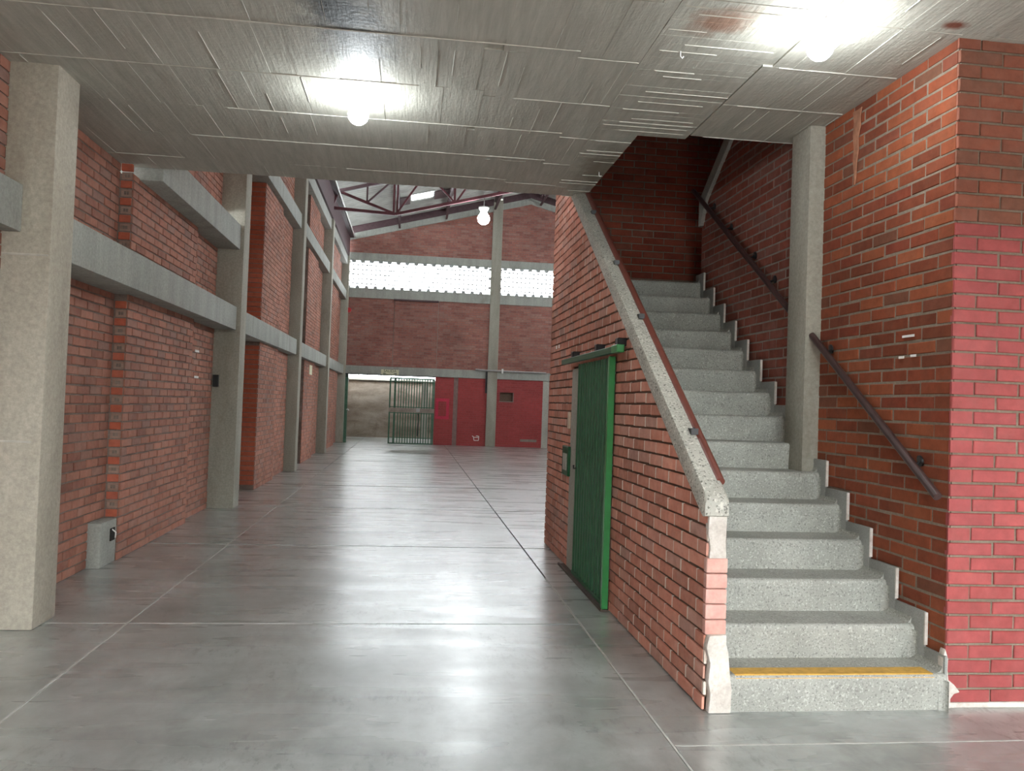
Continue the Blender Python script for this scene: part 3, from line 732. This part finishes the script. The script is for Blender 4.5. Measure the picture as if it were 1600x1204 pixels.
lk = thing('lock_plate', 'small green metal plate on the brick beside the door', 'plate', (1.52, 7.83, 1.0))
MB().box(1.50, 1.528, 7.68, 7.98, 0.86, 1.14).build('plate', M['green'], lk, 0.004)
MB().box(1.492, 1.502, 7.73, 7.90, 0.91, 1.07).build('inner_plate', M['jamb'], lk, 0.003)
o = MB().box(1.505, 1.528, 7.735, 7.80, 1.31, 1.47).build('switch_plate', M['beige'], None, 0.004)
tag(o, 'narrow beige switch plate on the brick above the green plate', 'switch')
for Y in (8.60, 8.45):
    o = MB().box(1.519, 1.524, Y, Y + 0.05, 2.13, 2.165).build('paper_scrap', M['white'], None)
    tag(o, 'tiny white scrap on brick near the far corner, ' + ('farther one' if Y > 8.5 else 'nearer one'), 'scrap')

# ------------------------------------------------------------------ stair head: back wall and enclosure
wb = thing('wall_back', 'deep red brick wall closing the head of the stairs', 'wall', kind='structure')
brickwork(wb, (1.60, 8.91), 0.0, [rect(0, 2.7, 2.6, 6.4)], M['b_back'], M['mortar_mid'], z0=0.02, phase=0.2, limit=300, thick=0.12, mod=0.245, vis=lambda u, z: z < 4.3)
en = thing('wall_stairwell', 'plain dark upper walls around the stairwell, out of the light', 'wall', kind='structure')
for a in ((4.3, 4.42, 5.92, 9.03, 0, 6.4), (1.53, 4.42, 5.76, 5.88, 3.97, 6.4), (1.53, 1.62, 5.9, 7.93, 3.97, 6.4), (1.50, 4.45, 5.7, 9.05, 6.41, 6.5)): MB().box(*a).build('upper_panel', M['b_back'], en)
fl2 = thing('staircase', 'dark return flight rising behind the upper brick wall', 'staircase', (3.6, 8.0, 2.8))
MB().box(2.845, 4.295, 8.08, 8.905, 2.55, 15 * R_ - 0.001).box(3.02, 4.295, 7.93, 8.08, 2.55, 15 * R_ - 0.001).build('landing', M['step'], fl2)
for k in range(1, 9):
    yb = 7.93 - (k - 1) * G_
    MB().box(3.02, 4.295, yb - G_ - 0.02, yb, 15 * R_ + (k - 1) * R_ - 0.2, 15 * R_ + k * R_).build('step', M['step'], fl2, 0.01, 2)

# ------------------------------------------------------------------ lamps
def bulb(c, r, label, cord=0.0):
    t = thing('ceiling_bulb', label, 'lamp', c, 'bare bulbs in the hall')
    prof = [(0.0005, -r)] + [(r * math.sin(a), -r * math.cos(a)) for a in (k * math.pi / 12 for k in range(1, 10))] + [(r * 0.45, r * 1.15), (r * 0.42, r * 1.3)]
    g = MB().lathe(prof, c, 20).build('bulb', M['bulb'], t)
    MB().lathe([(r * 0.44, r * 1.25), (r * 0.62, r * 1.3), (r * 0.85, r * 1.75), (r * 0.9, r * 1.95), (0.001, r * 1.95)], c, 20).build('lamp_holder', M['porcelain'], t)
    if cord: MB().tube([(c[0], c[1], c[2] + r * 1.9), (c[0], c[1], c[2] + cord)], 0.012, 8).build('drop_rod', M['grey_pipe'], t)
bulb((-0.425, 5.6, 3.58 - 0.137), 0.07, 'glowing bulb on the low ceiling near its middle')
bulb((2.06, 4.04, 3.58 - 0.133), 0.068, 'glowing bulb on the low ceiling before the stairs')
bulb((1.86, 23.2, 6.78), 0.17, 'distant round glowing lamp hanging in the hall', 0.75)  # globe oversized so its disc stands in for the bulb's glare

# small hooks left in the ceiling
for k, (x, y, lb) in enumerate(((1.46, 4.52, 'small steel hook in the ceiling before the stair opening'), (1.56, 7.0, 'small steel hook in the ceiling beside the stair opening'))):
    o = MB().tube([(x, y, 3.585), (x, y, 3.55), (x + 0.012, y, 3.54), (x + 0.018, y, 3.552)], 0.004, 8).build('ceiling_hook', M['porcelain']); tag(o, lb, 'hook')

# ------------------------------------------------------------------ far end of the hall
YF = 29.3
roofz = lambda X: 7.47 + 0.262 * (X + 2.33) if X < 4.05 else 7.47 + 0.262 * 6.38 - 0.262 * (X - 4.05)
wf = thing('wall_far', 'far brick wall of the hall with a white-lit block screen and red painted base', 'wall', kind='structure')
top = lambda a, b: [(a, 6.67), (b, 6.67), (b, roofz(b) - 0.35), (a, roofz(a) - 0.35)]
bm_ = lambda regs, mat, mor, **k: brickwork(wf, (0, YF), 0.0, regs, mat, mor, limit=0, thick=0.15, **k)
bm_([top(-2.4, 2.70), [(3.04, 6.67), (4.05, 6.67), (4.05, roofz(4.05) - 0.35), (3.04, roofz(3.04) - 0.35)], [(4.05, 6.67), (8.2, 6.67), (8.2, roofz(8.2) - 0.35), (4.05, roofz(4.05) - 0.35)], top(8.55, 10.7)], M['b_far'], M['mortar_far'])
bm_([rect(-2.4, -0.71, 2.70, 5.12), rect(-0.69, 0.845, 2.70, 5.12), rect(0.865, 2.70, 2.70, 5.12), rect(3.04, 8.2, 2.70, 5.12), rect(8.55, 10.7, 2.70, 5.12)], M['b_far'], M['mortar_far'])
bm_([rect(0.84, 1.50, 0, 2.43), rect(1.66, 2.70, 0, 2.43), rect(3.04, 3.16, 0, 2.43), rect(3.16, 3.635, 0, 1.63), rect(3.16, 3.635, 1.95, 2.43), rect(3.635, 4.72, 0, 2.43), rect(4.95, 8.2, 0, 2.43), rect(8.55, 10.7, 0, 2.43)], M['paint_far'], M['mortar_paint'])
for a in ((0.88, 1.36, 1.55, 1.66), (0.88, 1.36, 0.92, 1.03), (0.88, 0.98, 1.03, 1.55), (1.26, 1.36, 1.03, 1.55)):
    MB().box(a[0], a[1], YF - 0.0125, YF - 0.006, a[2], a[3]).build('painted_outline', M['paint_bright'], wf)
MB().box(-0.72, -0.68, YF + 0.03, YF + 0.14, 2.7, 5.12).box(0.83, 0.88, YF + 0.03, YF + 0.14, 2.7, 5.12).build('panel_joint', M['mortar'], wf)
MB().box(1.50, 1.66, YF + 0.005, YF + 0.14, 0, 2.43).build('unpainted_strip', M['mortar_far'], wf)
MB().box(3.15, 3.645, YF + 0.11, YF + 0.15, 1.62, 1.96).build('blocked_opening', M['mortar_raked'], wf)
MB().box(3.15, 3.66, YF - 0.02, YF + 0.03, 1.605, 1.632).box(3.635, 3.66, YF - 0.02, YF + 0.03, 1.63, 1.95).build('opening_trim', M['mortar'], wf)
MB().box(4.72, 4.95, YF + 0.0, YF + 0.14, 0, 2.43).build('plaster_strip', M['jamb'], wf)
MB().box(3.95, 4.55, YF - 0.013, YF - 0.008, 0.2, 0.29).build('scraped_band', M['mortar'], wf)
for k, (x0, x1, lb) in enumerate(((2.69, 3.045, 'grey concrete column dividing the far wall'), (8.2, 8.55, 'second concrete column of the far wall, behind the stairs'))):
    o = MB().box(x0, x1, YF - 0.06, YF + 0.2, 0, roofz(x0) + 0.08).build('concrete_column', M['column'], None, 0.008); tag(o, lb, 'column')
for k, (x0, x1) in enumerate(((-2.4, 2.70), (3.04, 8.2), (8.55, 10.7))):
    pl = ('wide bay with the exit gateway', 'bay beside the stair wall', 'last bay')[k]
    for z0, z1, nm in ((2.415, 2.705, 'beam over the ground floor'), (5.10, 5.44, 'sill under the block screen'), (6.43, 6.69, 'lintel over the block screen')):
        o = MB().box(x0, x1, YF - 0.05, YF + 0.16, z0, z1).build('concrete_beam', M['beam'], None, 0.006); tag(o, f'far wall concrete {nm}, {pl}', 'beam')
    mb = MB()
    fz = MB()
    xm = [x0, x1] if not (x0 < 4.05 < x1) else [x0, 4.05, x1]
    for a, b in zip(xm, xm[1:]):
        mb.prism([(a, roofz(a) - 0.36), (b, roofz(b) - 0.36), (b, roofz(b) - 0.14), (a, roofz(a) - 0.14)], lambda a_, b_, d: (a_, d, b_), YF - 0.05, YF + 0.16)
        fz.prism([(a, roofz(a) - 0.14), (b, roofz(b) - 0.14), (b, roofz(b) + 0.12), (a, roofz(a) + 0.12)], lambda a_, b_, d: (a_, d, b_), YF - 0.08, YF + 0.16)
    o = mb.build('concrete_beam', M['beam']); tag(o, f'sloping concrete gable beam under the roof, {pl}', 'beam'); fz.build('gable_filler', M['oxide_dark'], wf)

# block screens (open concrete blocks)
BMESH = {}
def block_mesh(wd, hd):
    k = (round(wd, 3), round(hd, 3))
    if k not in BMESH:
        mb = MB(); t = 0.011; a, b = wd / 2 - 0.002, hd / 2 - 0.002
        mb.box(-a, a, -0.05, 0.05, -b, -b + t).box(-a, a, -0.05, 0.05, b - t, b).box(-a, -a + t, -0.05, 0.05, -b, b).box(a - t, a, -0.05, 0.05, -b, b)
        for sx in (-1, 1):
            for sz in (-1, 1):
                mb.prism([(sx * a, sz * b), (sx * (a - 0.035), sz * b), (sx * a, sz * (b - 0.035))], lambda p, q, d: (p, d, q), -0.05, 0.05)
        me = bpy.data.meshes.new('screen_block'); me.from_pydata(mb.v, [], mb.f); me.materials.append(M['block']); BMESH[k] = me
    return BMESH[k]
def screen(n, x0, x1, label):
    wn = thing(f'window_{n}', label, 'window', ((x0 + x1) / 2, YF + 0.05, 5.44), kind='structure')
    rows_, ncol = 6, max(1, round((x1 - x0) / 0.31)); wd = (x1 - x0) / ncol; hd = 0.99 / rows_
    fr = MB()
    for r in range(rows_):
        z = 5.44 + (r + 0.5) * hd
        if r % 2 == 0: cells = [(x0 + k * wd, x0 + (k + 1) * wd) for k in range(ncol)]
        else: cells = [(x0, x0 + wd / 2)] + [(x0 + (k + .5) * wd, x0 + (k + 1.5) * wd) for k in range(ncol - 1)] + [(x1 - wd / 2, x1)]
        for a, b in cells:
            o = put('screen_block', block_mesh(b - a, hd), wn); o.location = Vector(((a + b) / 2, YF + 0.05, z)) - wn.location
        if r % 2: fr.box(x0 - 0.02, x0 + 0.05, YF + 0.0, YF + 0.1, z - 0.04, z + 0.04).box(x1 - 0.05, x1 + 0.02, YF + 0.0, YF + 0.1, z - 0.04, z + 0.04)
    for k in range(ncol):
        xx = x0 + (k + 0.5) * wd
        fr.box(xx - wd * 0.24, xx + wd * 0.24, YF, YF + 0.1, 6.35, 6.44)
        fr.box(x0 + k * wd - (0 if k == 0 else wd * 0.2), x0 + k * wd + wd * 0.2, YF, YF + 0.1, 5.43, 5.525)
    fr.build('toothed_edge', M['block'], wn)
screen(1, -2.33, 2.66, 'wide bright screen of open concrete blocks high in the far wall')
screen(2, 3.05, 8.18, 'bright open block screen of the far wall beside the stair wall')
screen(3, 8.57, 10.6, 'short open block screen at the hidden end of the far wall')

# exit gateway: gate, sign, track, yard wall
gt = thing('metal_gate', 'green barred steel gate standing in the exit gateway', 'gate', (0.03, 29.1, 0))
gx0, gx1, gy = -0.755, 0.825, 29.12
def gb(n, *a, m='green_gate'): return MB().box(*a).build(n, M[m], gt)
gb('stile', gx0, gx0 + 0.05, gy - 0.02, gy + 0.02, 0.02, 2.33); gb('stile', gx1 - 0.05, gx1, gy - 0.02, gy + 0.02, 0.02, 2.33)
gb('stile', gx0 + 0.16, gx0 + 0.23, gy - 0.02, gy + 0.02, 0.02, 2.33)
gb('bottom_rail', gx0, gx1, gy - 0.02, gy + 0.02, 0.01, 0.05); gb('top_rail', gx0, gx1, gy - 0.02, gy + 0.02, 2.28, 2.335); gb('cross_rail', gx0, gx1, gy - 0.018, gy + 0.018, 2.19, 2.22)
gb('cross_rail', gx0, gx1, gy - 0.018, gy + 0.018, 0.215, 0.24)
gb('lock_panel', gx0, gx1, gy - 0.025, gy + 0.012, 1.12, 1.27, m='mortar')
gb('cross_rail', gx0, gx1, gy - 0.02, gy + 0.02, 1.29, 1.32); gb('cross_rail', gx0, gx1, gy - 0.02, gy + 0.02, 1.08, 1.11)
for k in range(14):
    x = gx0 + 0.30 + k * 0.0915
    gb('bar', x, x + 0.034, gy - 0.012, gy + 0.012, 0.05, 2.28)
gb('sheet_strip', gx0 + 1.16, gx0 + 1.36, gy - 0.004, gy + 0.004, 0.22, 2.2, m='jamb')
MB().tube([(0.27, gy - 0.03, 1.08), (0.28, gy - 0.03, 0.7), (0.265, gy - 0.03, 0.3)], 0.018, 8).build('chain', M['black'], gt)
MB().box(0.20, 0.33, gy - 0.05, gy - 0.02, 1.15, 1.28).build('lock', M['grey_pipe'], gt)
tk = thing('gate_track', 'dark sliding-gate track along the top of the gateway', 'track', (-0.7, 29.15, 2.38))
MB().box(-2.3, 0.84, 29.13, 29.19, 2.385, 2.42).box(-2.3, -0.7, 29.15, 29.18, 2.30, 2.318).build('rail', M['black'], tk)
for x in (-2.25, -1.86, -1.47, -1.08, -0.72): MB().box(x, x + 0.025, 29.15, 29.18, 2.30, 2.40).build('hanger', M['black'], tk)
gp = thing('gate_post', 'dark steel post at the corner column side of the gateway', 'post', (-2.28, 29.2, 0))
MB().box(-2.30, -2.20, 29.2, 29.3, 0, 2.42).build('post', M['green_gate'], gp)
MB().tube([(-2.22, 29.19, 1.15), (-2.17, 29.14, 1.17), (-2.13, 29.12, 1.12)], 0.015, 8).build('latch', M['white'], gp)
def text(s, size, loc, rot, mat, parent, name):
    cu = bpy.data.curves.new(name, 'FONT'); cu.body = s; cu.size = size; cu.extrude = 0.002; cu.align_x = 'CENTER'; cu.align_y = 'CENTER'
    tmp = bpy.data.objects.new('tmp', cu); COL.objects.link(tmp); bpy.context.view_layer.update()
    me = bpy.data.meshes.new_from_object(tmp.evaluated_get(bpy.context.evaluated_depsgraph_get())); bpy.data.objects.remove(tmp)
    me.materials.clear(); me.materials.append(mat); o = put(name, me, parent); o.location = Vector(loc) - parent.location; o.rotation_euler = rot; o.scale = (1.1, 1, 1); return o
sg = thing('exit_sign', 'cream exit sign reading SALIDA on the beam over the gateway', 'sign', (-0.765, 29.23, 2.52))
MB().box(-1.075, -0.455, 29.22, 29.248, 2.425, 2.605).build('board', M['cream'], sg)
text('SALIDA', 0.125, (-0.765, 29.217, 2.552), (H90, 0, 0), M['sign_ink'], sg, 'lettering')
for sx in (-1, 1):
    cx = -0.765 + sx * 0.185
    MB().prism([(cx + sx * 0.065, 2.462), (cx + sx * 0.01, 2.49), (cx + sx * 0.01, 2.474), (cx - sx * 0.055, 2.474), (cx - sx * 0.055, 2.45), (cx + sx * 0.01, 2.45), (cx + sx * 0.01, 2.434)], lambda a, b, d: (a, d, b), 29.215, 29.221).build('arrow', M['sign_ink'], sg)
yw = thing('yard_wall', 'stained formed-concrete yard wall outside the exit gateway', 'wall')
MB().box(-4.5, 3.5, 33.9, 34.1, -0.1, 2.32).build('core', M['outdoor'], yw)
z = 0.0
for k in range(8):
    h = 0.285; x = -4.5 + random.uniform(-0.8, 0)
    while x < 3.5:
        L = random.uniform(1.2, 2.2)
        if x + L > -4.4: piece('plank_mark', M['outdoor'], yw, max(x, -4.5) + .005, min(x + L, 3.5) - .005, 33.88 + random.uniform(-.006, .006), 33.95, z + .004, min(z + h, 2.33) - .004)
        x += L
    z += h
MB().box(-4.6, 3.6, 33.8, 34.2, 2.32, 2.40).build('wall_cap', M['jamb'], yw)

# small things on the far wall
pp = thing('conduit', 'thin grey conduit running along the far beam and over the column', 'pipe', (3.5, 29.2, 2.7))
MB().tube([(2.25, 29.2, 2.735), (2.6, 29.2, 2.715), (4.8, 29.2, 2.70)], 0.028, 8).build('pipe', M['grey_pipe'], pp)
MB().box(3.19, 3.25, 29.17, 29.24, 2.62, 2.79).build('pipe_clip', M['white_pipe'], pp)
o = MB().box(2.62, 2.685, 29.2, 29.245, 1.9, 2.665).build('conduit', M['black']); tag(o, 'short dark conduit dropping beside the far wall column', 'pipe')
al = thing('alarm_bell', 'small red alarm bell high in the far corner', 'alarm', (-2.27, 29.2, 4.63))
MB().tube([(-2.27, 29.2, 4.63), (-2.27, 29.13, 4.63)], 0.085, 16).build('bell', M['alarm'], al)
MB().box(-2.33, -2.21, 29.2, 29.3, 4.57, 4.69).build('base', M['alarm'], al)
cr = thing('sketched_outline', 'small white chalk outline low on the red painted wall', 'drawing', (2.34, 29.28, 0.28))
mb = MB()
for p, q in (((2.22, 0.36), (2.27, 0.33)), ((2.27, 0.33), (2.29, 0.2)), ((2.29, 0.2), (2.45, 0.2)), ((2.45, 0.2), (2.46, 0.35)), ((2.29, 0.31), (2.44, 0.31)), ((2.36, 0.37), (2.46, 0.35))):
    mb.bar((p[0], 29.286, p[1]), (q[0], 29.286, q[1]), 0.006, 0.022)
mb.build('line', M['white'], cr)
o = MB().box(-0.72, 0.85, 29.19, 29.248, 5.06, 5.11).build('steel_lintel', M['oxide_dark']); tag(o, 'thin dark lintel strip below the block screen sill', 'lintel')

# ------------------------------------------------------------------ roof, purlins, truss, eaves steel
rf = thing('roof', 'grey corrugated gable roof above the hall', 'roof', kind='structure')
def sheet(xa, xb, y0, y1):
    n = int((y1 - y0) / 0.0575); v = []; f = []
    for k in range(n + 1):
        y = y0 + (y1 - y0) * k / n; dz = 0.028 * math.sin(2 * math.pi * (y - 2) / 0.23)
        v += [(xa, y, roofz(xa) + dz + 0.1), (xb, y, roofz(xb) + dz + 0.1)]
    return v, [(2 * k, 2 * k + 1, 2 * k + 3, 2 * k + 2) for k in range(n)]
xs = [-2.9, -0.55, 1.12, 4.05]
SK = (-0.25, 0.50, 26.4, 27.2)     # translucent roof light
for xa, xb in ((-2.9, -0.25), (-0.25, 0.5), (0.5, 2.2), (2.2, 4.05), (4.05, 7.5), (7.5, 11.0)):
    for y0, y1 in (((2.0, 26.4), (27.1, 29.8)) if xa == -0.25 else ((2.0, 29.8),)):
        mb = MB(); mb.add(*sheet(xa - 0.03, xb + 0.03, y0, y1)); mb.build('roof_sheet', M['roof'], rf)
MB().prism([(-0.27, roofz(-0.27) + 0.09), (0.52, roofz(0.52) + 0.09), (0.52, roofz(0.52) + 0.1), (-0.27, roofz(-0.27) + 0.1)], lambda a, b, d: (a, d, b), 26.38, 27.12).build('roof_light', M['skylight'], rf)
MB().prism([(-0.62, roofz(-0.62) + 0.03), (-0.27, roofz(-0.27) + 0.03), (-0.27, roofz(-0.27) + 0.05), (-0.62, roofz(-0.62) + 0.05)], lambda a, b, d: (a, d, b), 26.3, 27.3).prism([(0.52, roofz(0.52) + 0.03), (1.15, roofz(1.15) + 0.03), (1.15, roofz(1.15) + 0.05), (0.52, roofz(0.52) + 0.05)], lambda a, b, d: (a, d, b), 26.3, 27.3).build('patch_sheet', M['oxide_dark'], rf)
for k, x in enumerate((-0.62, 1.02, 2.75, 4.4, 6.0, 7.6, 9.2)):
    z = roofz(x)
    pn = thing('purlin', f'slim lattice steel purlin under the roof, {["first", "second", "third", "fourth", "fifth", "sixth", "seventh"][k]} up from the side wall', 'purlin', (x, 15, z))
    MB().box(x - 0.04, x + 0.04, 2, 29.25, z - 0.03, z + 0.05).build('top_chord', M['oxide_dark'], pn)
    MB().box(x - 0.035, x + 0.035, 2, 29.25, z - 0.30, z - 0.25).build('bottom_chord', M['oxide_dark'], pn)
    mb = MB(); y = 8.0
    while y < 29:
        mb.bar((x, y, z - 0.27), (x, y + 0.25, z), 0.02, 0.02).bar((x, y + 0.25, z), (x, y + 0.5, z - 0.27), 0.02, 0.02); y += 0.5
    mb.build('lacing', M['oxide_dark'], pn)['kind'] = 'stuff'
YT = 23.2
ts = thing('roof_truss', 'oxide-red steel roof truss with a kinked bottom chord', 'truss', (4.05, YT, 7))
tz = lambda X: roofz(X) - 0.13
def mem(n, p, q, wd=0.07, m='oxide'): MB().bar((p[0], YT, p[1]), (q[0], YT, q[1]), wd, wd).build(n, M[m], ts)
A, K, T0 = (-2.40, 6.82), (-0.63, 6.75), (-2.22, 7.30)
mem('bottom_chord', A, K, 0.08); mem('bottom_chord', K, (4.05, 8.0), 0.08); mem('bottom_chord', (4.05, 8.0), (8.7, 6.78), 0.08); mem('bottom_chord', (8.7, 6.78), (10.6, 6.82), 0.08)
mem('top_chord', T0, (4.05, tz(4.05)), 0.09, 'oxide_dark'); mem('top_chord', (4.05, tz(4.05)), (10.5, tz(10.5)), 0.09)
mem('end_post', A, T0, 0.07)
mid = ((T0[0] + K[0]) / 2 - 0.0, (T0[1] + K[1]) / 2)
mem('diagonal', T0, K); mem('strut', mid, (mid[0], tz(mid[0])), 0.05, 'oxide_dark'); mem('diagonal', mid, (-0.65, tz(-0.65)), 0.05, 'oxide_dark')
mem('king_strut', (K[0] - 0.05, K[1]), (K[0] - 0.05, tz(K[0])), 0.05); mem('king_strut', (K[0] + 0.05, K[1]), (K[0] + 0.05, tz(K[0])), 0.05)
for a, b in ((1.02, 0.2), (2.7, 1.86)):
    za = 6.75 + (a + 0.63) * 0.267; mem('strut', (a, za), (a, tz(a)), 0.06); zb = 6.75 + (b + 0.63) * 0.267
    mem('diagonal', (b, tz(b)), (a, za), 0.05); mem('diagonal', (b, tz(b)), (b - 0.8, 6.75 + (b - 0.8 + 0.63) * 0.267), 0.05)
mem('strut', (4.05, 8.0), (4.05, tz(4.05)), 0.06)
eb = thing('eaves_gutter', 'purple-brown steel eaves gutter above the brick side wall', 'gutter', (-2.3, 18, 6.9))
MB().box(-2.42, -2.32, 8.0, 29.2, 6.52, 7.25).build('gutter_face', M['oxide_dark'], eb)
MB().box(-2.42, -2.2, 8.0, 29.2, 7.18, 7.26).build('gutter_lip', M['oxide_dark'], eb)
cd = MB().tube([(-2.16, 8.0, 7.19), (-2.16, 29.1, 7.19)], 0.026, 8).build('white_conduit', M['white_pipe']); tag(cd, 'long thin white conduit along the eaves gutter', 'pipe')

# ------------------------------------------------------------------ rest of the shell and added daylight blockers (hidden behind the stairs or behind the viewer)
sw = thing('wall_hall', 'brick wall on the far long side of the hall with a high strip open to daylight', 'wall', kind='structure')
MB().box(10.7, 10.85, 6.0, 29.3, 0, 5.3).build('lower_wall', M['b_far'], sw)
MB().box(10.7, 10.85, 6.0, 29.3, 6.3, 7.6).build('upper_wall', M['b_far'], sw)
for Y in (11.35, 17.2, 23.1): MB().box(10.6, 10.9, Y, Y + 0.35, 0, 7.6).build('post', M['column'], sw)
MB().box(4.45, 10.8, 6.0, 6.15, 0, 7.6).build('cross_wall', M['b_far'], sw)
uw = thing('sky_leak_blocker', 'added unseen wall above the low ceiling, stopping sky leak', 'wall', kind='structure')  # unseen wall added to stop sky leaking in over the slab
MB().box(-2.8, 10.8, 2.0, 2.15, 3.97, 9.1).build('plain_wall', M['b_far'], uw)
ew = thing('wall_entrance', 'brick side wall of the covered entrance behind the viewer', 'wall', kind='structure')
MB().box(7.0, 7.2, -7, 4.3, 0, 3.58).build('plain_wall', M['b_far'], ew)
ob_ = thing('daylight_blocker', 'added grey block across the yard behind the viewer, holding back skylight', 'daylight_blocker', (0, -20, 0))  # unseen block added to limit the skylight reaching the entrance
MB().box(-14, 16, -20.5, -20, 0, 5.6).build('blocker_face', M['beam'], ob_)
MB().box(-14.2, 16.2, -20.7, -19.8, 5.6, 5.8).build('blocker_cap', M['beam'], ob_)
o = MB().box(-2.9, 10.9, 29.47, 33.48, 2.54, 2.66).build('shade_slab', M['jamb']); tag(o, 'added unseen slab outside the exit gateway, keeping daylight off the yard', 'shade_slab')  # out of view, sized to hold daylight off the yard wall
ys_ = thing('yard_light_blocker', 'added end walls closing the yard outside the exit gateway to daylight', 'wall', kind='structure')  # added so daylight cannot enter the yard from its ends
MB().box(-2.9, -2.6, 29.47, 33.86, 0, 2.54).build('blocker_panel', M['outdoor'], ys_)
MB().box(3.2, 3.5, 29.47, 33.86, 0, 2.54).build('blocker_panel', M['outdoor'], ys_)
